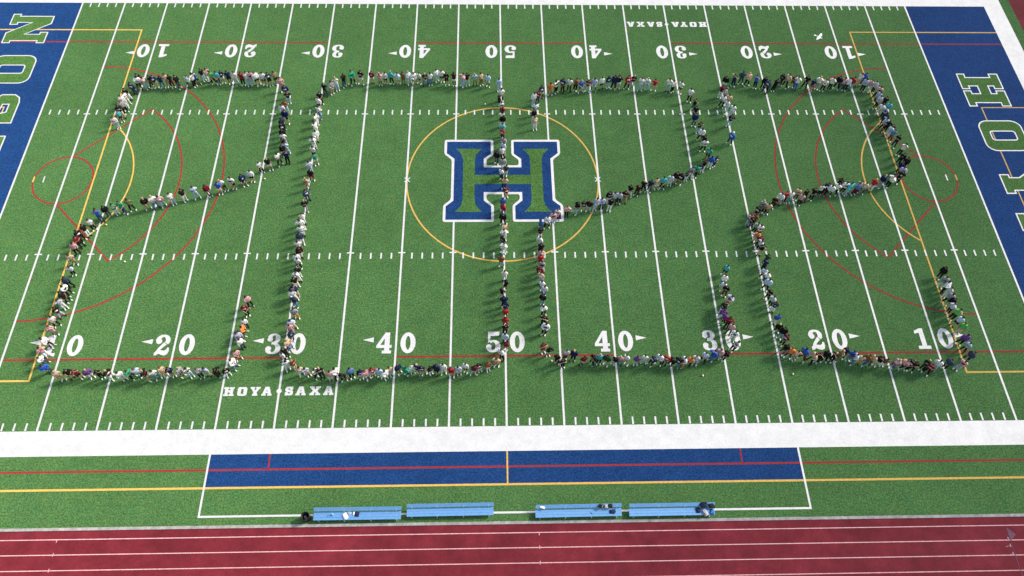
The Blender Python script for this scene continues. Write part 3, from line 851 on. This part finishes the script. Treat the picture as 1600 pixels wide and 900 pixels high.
def setmat(o, m):
    o.material_slots[0].link = 'OBJECT'
    o.material_slots[0].material = m
def pieces(p):
    k = KIT[p['pose']]
    pr = [('chest_print', k[p['sleeve'] + '_print'], fabric(p['print']))] if p['print'] else []
    return pr + [('hair', k['long'] if p['long'] else k['short'], HAIR[p['hair']]),
            ('hoodie' if p['sleeve'] == 'hood' else 'shirt', k[p['sleeve']], fabric(p['top'])),
            ('shorts' if p['short'] else 'trousers', k['shorts'] if p['short'] else k['trousers'], fabric(p['bot'])),
            ('shoe', k['shoe0'], SHOE[p['shoe']]), ('shoe', k['shoe1'], SHOE[p['shoe']])]
for p in near:
    o = bpy.data.objects.new('person', KIT[p['pose']]['body'])
    C.objects.link(o)
    o.location = (p['x'], p['y'], .008)
    o.rotation_euler = (*p['lean'], p['yaw'])
    o.scale = (p['sc'] * p['wide'], p['sc'] * p['wide'], p['sc'])
    setmat(o, SKIN[p['skin']])
    tag(o, p['label'], 'person', 'people standing in line to form the figures')
    for nm, me, mt in pieces(p):
        c = bpy.data.objects.new(nm, me)
        C.objects.link(c)
        c.parent = o
        setmat(c, mt)
# the farthest people, past the first three hundred, as one mass
vs_all, fs_all, mi_all, mats, off = [], [], [], [], 0
for p in far:
    k = KIT[p['pose']]
    mw = Matrix.Translation((p['x'], p['y'], .008)) @ Matrix.Rotation(p['yaw'], 4, 'Z') @ Matrix.Rotation(p['lean'][1], 4, 'Y') @ Matrix.Rotation(p['lean'][0], 4, 'X') @ Matrix.Diagonal((p['sc'] * p['wide'], p['sc'] * p['wide'], p['sc'], 1))
    A = np.array(mw)
    for me, mt in [(k['body'], SKIN[p['skin']])] + [(q[1], q[2]) for q in pieces(p)]:
        if mt not in mats: mats.append(mt)
        n = len(me.vertices)
        c = np.empty(n * 3); me.vertices.foreach_get('co', c)
        c = c.reshape(-1, 3) @ A[:3, :3].T + A[:3, 3]
        vs_all.append(c)
        for f in me.polygons:
            fs_all.append(tuple(i + off for i in f.vertices)); mi_all.append(mats.index(mt))
        off += n
me = mesh('crowd', np.concatenate(vs_all), fs_all)
cr = link('crowd', me, None, mats)
me.polygons.foreach_set('material_index', mi_all)
me.polygons.foreach_set('use_smooth', [True] * len(fs_all))
tag(cr, 'rows of people in mixed clothes forming the far strokes of the figures', 'crowd', kind='stuff')

# ================================================================== benches and small things
def box(bm, x0, x1, y0, y1, z0, z1, bev=.006, rx=0.0, piv=(0, 0, 0)):
    r = bmesh.ops.create_cube(bm, size=1, matrix=Matrix.Translation(((x0 + x1) / 2, (y0 + y1) / 2, (z0 + z1) / 2)) @ Matrix.Diagonal((x1 - x0, y1 - y0, z1 - z0, 1)))
    vv = r['verts']
    if bev:
        ed = list({e for v in vv for e in v.link_edges})
        rb = bmesh.ops.bevel(bm, geom=ed, offset=bev, segments=1, affect='EDGES')
        vv = list({v for f in rb['faces'] for v in f.verts} | {v for v in vv if v.is_valid})
    if rx:
        bmesh.ops.rotate(bm, verts=vv, cent=piv, matrix=Matrix.Rotation(rx, 3, 'X'))
def bmobj(name, build, mat, parent=None, smooth=False):
    bm = bmesh.new(); build(bm)
    me = bpy.data.meshes.new(name); bm.to_mesh(me); bm.free()
    if smooth:
        for p in me.polygons: p.use_smooth = True
    return link(name, me, parent, [mat])

BL = 6.42
def make_bench(loc, rz, label):
    """aluminium team bench: two seat planks, a sloping back plank, four leg frames"""
    root = bpy.data.objects.new('team_bench', None); C.objects.link(root)
    root.location = loc; root.rotation_euler = (0, 0, rz)
    tag(root, label, 'bench', 'blue team benches beside the track')
    for y0 in (-.295, -.098, .099):
        bmobj('seat_plank', lambda bm: box(bm, -BL / 2, BL / 2, y0, y0 + .188, .42, .455), M['bench'], root)
    bmobj('back_plank', lambda bm: box(bm, -BL / 2 + .02, BL / 2 + .02, .33, .60, .60, .635, .006, R(30), (0, .33, .60)), M['bench'], root)
    for x in (-2.86, -.97, .97, 2.86):
        def frame(bm):
            box(bm, x - .03, x + .03, -.31, -.26, .02, .425, .004)
            box(bm, x - .03, x + .03, .20, .25, .02, .425, .004)
            box(bm, x - .026, x + .026, -.315, .32, .385, .418, .004)
            box(bm, x - .03, x + .03, -.34, .34, .0, .035, .004)
            box(bm, x - .026, x + .026, .245, .285, .36, .72, .004, R(-24), (0, .26, .40))
        lg = bmobj('leg', frame, M['frame'], root)
        bmobj('bracket', lambda bm: box(bm, x - .045, x + .045, .288, .33, .457, .475, .004), M['bench'], lg)
    return root
b1 = make_bench((-11.13, -31.27, .0), R(0), 'leftmost blue bench beside the bin, with a white bag on its seat')
b2 = make_bench((-4.30, -31.09, .0), R(.3), 'empty blue bench with nothing on it, second from the left')
b3 = make_bench((5.22, -31.29, .0), R(.4), 'blue bench with a dark pouch and folded clothes on its right end')
b4 = make_bench((12.20, -31.30, .0), R(.15), 'rightmost blue bench loaded with bags and a cap on its end')

# litter bin
def bin_wall(bm):
    n = 28; rings = [(.27, .02), (.285, .45), (.30, .86), (.315, .865), (.315, .90), (.285, .90), (.27, .30)]
    prev = None
    for r, z in rings:
        vs = [bm.verts.new((r * math.cos(2 * math.pi * i / n), r * math.sin(2 * math.pi * i / n), z)) for i in range(n)]
        if prev:
            for i in range(n): bm.faces.new((prev[i], prev[(i + 1) % n], vs[(i + 1) % n], vs[i]))
        else:
            bm.faces.new(vs[::-1])
        prev = vs
    bm.faces.new(prev)
bx_, by_ = at(476.5, 806, .9)
lb = bmobj('litter_bin', bin_wall, M['bin'], None, True); lb.location = (bx_, by_, 0)
tag(lb, 'round black litter bin at the left end of the benches', 'bin')
def rag(bm, parts, sd_):
    rg = random.Random(sd_)
    for cx, cy, cz, rx, ry, rz in parts:
        r = bmesh.ops.create_icosphere(bm, subdivisions=3, radius=1)
        for v in r['verts']:
            k = 1 + .16 * math.sin(5 * v.co.x + sd_) * math.sin(4 * v.co.y + 2) + .10 * math.sin(9 * v.co.z + 6 * v.co.y) + rg.uniform(-.03, .03)
            v.co = Vector((cx + v.co.x * rx * k, cy + v.co.y * ry * k, cz + max(-1, v.co.z * k) * rz))
bmobj('trash', lambda bm: rag(bm, [(.04, -.14, .40, .15, .11, .16), (-.10, .04, .36, .11, .11, .10)], 3), M['liner'], lb, True)

def cloth(name, rgb, rough=.85):
    return solid(name, rgb, rough, var=.15, scale=20)
CW, CK, CN, CB, CG, CT = cloth('white_canvas', (.74, .74, .74)), cloth('black_nylon', (.010, .010, .012)), cloth('navy_nylon', (.014, .02, .07)), cloth('blue_cotton', (.04, .16, .48)), cloth('grey_knit', (.42, .43, .46)), cloth('tan_strap', (.36, .22, .14))
CC = cloth('cyan_plastic', (.25, .62, .70), .4)
SEAT = .455
def thing_at(name, u, v, z, label, cat, build, mat, group=None, rz=0.0):
    x, y = at(u, v, z)
    o = bmobj(name, build, mat, None, True)
    o.location = (x, y, z); o.rotation_euler = (0, 0, rz)
    return tag(o, label, cat, group)
def slab(bm, lx, ly, h, puff=.35, sd_=1):
    """soft flat bag or folded cloth: rounded pillow with a flat base"""
    nx, ny = 12, 10
    g = {}
    for i in range(nx + 1):
        for j in range(ny + 1):
            a, b = i / nx * 2 - 1, j / ny * 2 - 1
            sx = a * (1 - .10 * b * b); sy = b * (1 - .10 * a * a)
            e = max(0, (1 - abs(a) ** 3) * (1 - abs(b) ** 3)) ** puff
            hz = h * e * (1 + .12 * math.sin(5 * a + sd_) * math.sin(4 * b + 2 * sd_))
            g[i, j] = (bm.verts.new((sx * lx / 2, sy * ly / 2, .006 + hz)), bm.verts.new((sx * lx / 2, sy * ly / 2, .002)))
    for i in range(nx):
        for j in range(ny):
            bm.faces.new((g[i, j][0], g[i + 1, j][0], g[i + 1, j + 1][0], g[i, j + 1][0]))
            bm.faces.new((g[i, j + 1][1], g[i + 1, j + 1][1], g[i + 1, j][1], g[i, j][1]))
    for i in range(nx):
        bm.faces.new((g[i, 0][1], g[i + 1, 0][1], g[i + 1, 0][0], g[i, 0][0])); bm.faces.new((g[i + 1, ny][1], g[i, ny][1], g[i, ny][0], g[i + 1, ny][0]))
    for j in range(ny):
        bm.faces.new((g[0, j + 1][1], g[0, j][1], g[0, j][0], g[0, j + 1][0])); bm.faces.new((g[nx, j][1], g[nx, j + 1][1], g[nx, j + 1][0], g[nx, j][0]))
def cord(bm, pts, r=.012, n=6):
    prev = None
    for i, p in enumerate(pts):
        a = Vector(pts[max(0, i - 1)]); b = Vector(pts[min(len(pts) - 1, i + 1)])
        d = (b - a).normalized(); s = d.cross(Vector((0, 0, 1))).normalized() if abs(d.z) < .95 else Vector((1, 0, 0)); t = s.cross(d)
        ring = [bm.verts.new(Vector(p) + (s * math.cos(2 * math.pi * k / n) + t * math.sin(2 * math.pi * k / n)) * r) for k in range(n)]
        if prev:
            for k in range(n): bm.faces.new((prev[k], prev[(k + 1) % n], ring[(k + 1) % n], ring[k]))
        prev = ring
def loop_pts(cx, cy, rx, ry, z, a0=0, a1=360, n=24):
    return [(x, y, z) for x, y in arc(cx, cy, rx, ry, a0, a1, n)]
# on the first bench
wb = thing_at('tote_bag', 539.5, 806.5, SEAT, 'white canvas tote bag lying on the leftmost bench', 'bag', lambda bm: slab(bm, .34, .52, .10), CW, None, R(28))
bmobj('handle', lambda bm: cord(bm, loop_pts(.27, .10, .16, .13, .015, -160, 160)), CW, wb, True)
thing_at('folded_shirt', 546, 801, SEAT, 'pale grey folded shirt between the white bag and the navy jacket', 'shirt', lambda bm: slab(bm, .30, .24, .06, .3, 2), CG, None, R(-30))
nj = thing_at('folded_jacket', 558, 803.3, SEAT, 'dark navy folded jacket with a white cuff on the leftmost bench', 'jacket', lambda bm: slab(bm, .34, .38, .10, .3, 4), CN, None, R(-8))
bmobj('cuff', lambda bm: (slab(bm, .13, .30, .075, .3, 1), bmesh.ops.translate(bm, verts=bm.verts, vec=(-.25, .01, 0))), CW, nj, True)
ly = thing_at('lanyard', 515, 806.5, SEAT, 'thin dark lanyard lying in a loop on the leftmost bench', 'lanyard', lambda bm: (cord(bm, loop_pts(-.05, 0, .13, .07, .012), .011), cord(bm, [(.07, .0, .012), (.15, .03, .012), (.22, -.03, .012), (.27, -.02, .012)], .011)), cloth('teal_strap', (.03, .14, .18)))
thing_at('water_bottle', 519.5, 803.5, SEAT + .05, 'small pale cyan drink bottle lying beside the lanyard', 'bottle', lambda bm: rag(bm, [(0, 0, 0, .085, .06, .05)], 0), CC)
# on the third bench
thing_at('paper_sheet', 847.5, 792.7, .70, 'crumpled white paper lying on the back plank of a bench', 'paper', lambda bm: slab(bm, .40, .18, .03, .3, 3), CW, None, R(-18))
pj = thing_at('dark_bundle', 940, 791, .70, 'bundle of black and brown clothes on a bench back plank', 'clothes', lambda bm: rag(bm, [(-.10, 0, .06, .16, .15, .09), (.10, .01, .05, .12, .12, .07)], 5), CK)
bmobj('strap', lambda bm: cord(bm, [(.0, -.13, .10), (.05, -.03, .15), (.10, .10, .10)], .03), CT, pj, True)
thing_at('notebook', 947.5, 790.5, .71, 'small pale grey notebook between two dark bundles on a bench', 'notebook', lambda bm: box(bm, -.11, .11, -.14, .14, 0, .025, .004), CG)
thing_at('toiletry_pouch', 953.8, 790.3, .70, 'square black pouch on the right end of a bench back plank', 'pouch', lambda bm: slab(bm, .32, .30, .13, .2, 1), CK)
wc = thing_at('wool_cap', 957, 799.5, SEAT, 'dark navy cap with a curled strap on a bench seat', 'cap', lambda bm: rag(bm, [(0, 0, .05, .23, .15, .07)], 2), CN)
bmobj('strap', lambda bm: cord(bm, [(.14, .06, .05), (.20, .14, .05), (.21, .22, .03)], .022), CN, wc, True)
thing_at('marker_pen', 924, 801.8, SEAT + .012, 'short black marker pen lying on a bench seat', 'pen', lambda bm: cord(bm, [(-.05, .07, 0), (.0, .0, 0), (.06, -.08, 0)], .020), CK)
# on the fourth bench
bp_ = thing_at('backpack', 1099.5, 789.5, .66, 'round navy backpack on the back plank of the rightmost bench', 'backpack', lambda bm: rag(bm, [(0, 0, .08, .30, .22, .17), (0, -.14, .06, .19, .10, .10)], 7), CN)
bmobj('strap', lambda bm: (cord(bm, loop_pts(-.10, .02, .05, .16, .24, 0, 180), .018), cord(bm, loop_pts(.10, .02, .05, .16, .24, 0, 180), .018)), CK, bp_, True)
thing_at('black_jacket', 1111, 790.5, .64, 'crumpled black jacket hung over the end of rightmost bench', 'jacket', lambda bm: rag(bm, [(0, 0, .05, .24, .18, .09), (.18, -.10, .0, .12, .07, .08)], 9), CK)
thing_at('dark_pouch', 1091, 797, SEAT, 'dark navy drawstring pouch on the rightmost bench seat', 'pouch', lambda bm: slab(bm, .34, .44, .14, .3, 6), CN, None, R(8))
tw = thing_at('striped_towel', 1101.5, 801, SEAT, 'pale towel with dark folds lying on rightmost bench seat', 'towel', lambda bm: slab(bm, .36, .52, .12, .3, 8), CG, None, R(28))
for q in (-.10, .04):
    bmobj('stripe', lambda bm: (slab(bm, .05, .46, .13, .3, 8), bmesh.ops.translate(bm, verts=bm.verts, vec=(q, 0, .012))), CK if q < 0 else CW, tw, True)
cp = thing_at('sports_cap', 1113, 801, SEAT, 'bright blue sports cap at the outer end of rightmost bench', 'cap', lambda bm: rag(bm, [(0, 0, .05, .17, .15, .11)], 1), CB)
bmobj('brim', lambda bm: (slab(bm, .26, .20, .015, .3, 1), bmesh.ops.translate(bm, verts=bm.verts, vec=(-.06, .17, .0))), CN, cp, True)

# balls left on the turf
for i, (u, v, pale, lab_) in enumerate(((195, 409, 1, 'tiny pale ball lying alone below the leftmost 2 slanting stroke'), (166.3, 351.3, 0, 'yellow ball beside the left penalty arc'), (862, 564, 1, 'pale ball near two people at the middle 2 bottom corner'),
        (1098, 587, 1, 'orange tinted ball lying alone under middle 2 bottom stroke'), (1238.7, 584.5, 0, 'yellow ball lying alone under rightmost 2 bottom stroke'), (758, 163, 1, 'white ball just above the centre circle'), (413.7, 279.5, 1, 'pale ball by the feet of the slanting line of leftmost 2'), (544.5, 132, 1, 'white ball between people on the zero top stroke'), (745, 586, 0, 'yellow ball at the feet of the zero bottom stroke'))):
    x, y = at(u, v, .06)
    me = blob('ball', [(0, 0, 0, .085, .085, .085)])
    o = link('ball', me, None, [M['ball_pale'] if pale else M['ball']])
    o.location = (x, y, .088)
    tag(o, lab_, 'ball', 'balls lying on the turf')

# a white bird gliding over the far corner
bx0, by0 = at(1279.5, 58, 12.0)
bird = bpy.data.objects.new('bird', None); C.objects.link(bird)
bird.location = (bx0, by0, 12.0); bird.rotation_euler = (0, 0, R(-38))
tag(bird, 'white bird gliding above the far right 10-yard number', 'bird')
def bird_body(bm):
    prof = [(-.30, .012), (-.22, .035), (-.10, .065), (.04, .075), (.15, .06), (.21, .038), (.26, .040), (.30, .022), (.335, .006)]
    prev = None; n = 10
    for x, r in prof:
        ring = [bm.verts.new((x, r * math.cos(2 * math.pi * k / n), r * .85 * math.sin(2 * math.pi * k / n))) for k in range(n)]
        if prev:
            for k in range(n): bm.faces.new((prev[k], prev[(k + 1) % n], ring[(k + 1) % n], ring[k]))
        else: bm.faces.new(ring[::-1])
        prev = ring
    bm.faces.new(prev)
bmobj('body', bird_body, M['plume'], bird, True)
for s in (-1, 1):
    def wing(bm):
        outline = [(.13, .04, .03), (.17, .18, .10), (.12, .34, .12), (.02, .52, .08), (-.06, .40, .09), (-.08, .20, .07), (-.09, .05, .02)]
        up_ = [bm.verts.new((x, s * y, z)) for x, y, z in outline]; dn = [bm.verts.new((x, s * y, z - .014)) for x, y, z in outline]
        n = len(outline)
        bm.faces.new(up_ if s > 0 else up_[::-1]); bm.faces.new(dn[::-1] if s > 0 else dn)
        for k in range(n): bm.faces.new((up_[k], dn[k], dn[(k + 1) % n], up_[(k + 1) % n]) if s > 0 else (up_[(k + 1) % n], dn[(k + 1) % n], dn[k], up_[k]))
    bmobj('wing', wing, M['plume'], bird)
def tail(bm):
    o_ = [(-.26, -.03), (-.26, .03), (-.42, .08), (-.44, 0), (-.42, -.08)]
    a = [bm.verts.new((x, y, .008)) for x, y in o_]; b = [bm.verts.new((x, y, -.004)) for x, y in o_]
    bm.faces.new(a[::-1]); bm.faces.new(b)
    for k in range(5): bm.faces.new((a[k], a[(k + 1) % 5], b[(k + 1) % 5], b[k]))
bmobj('tail', tail, M['plume'], bird)
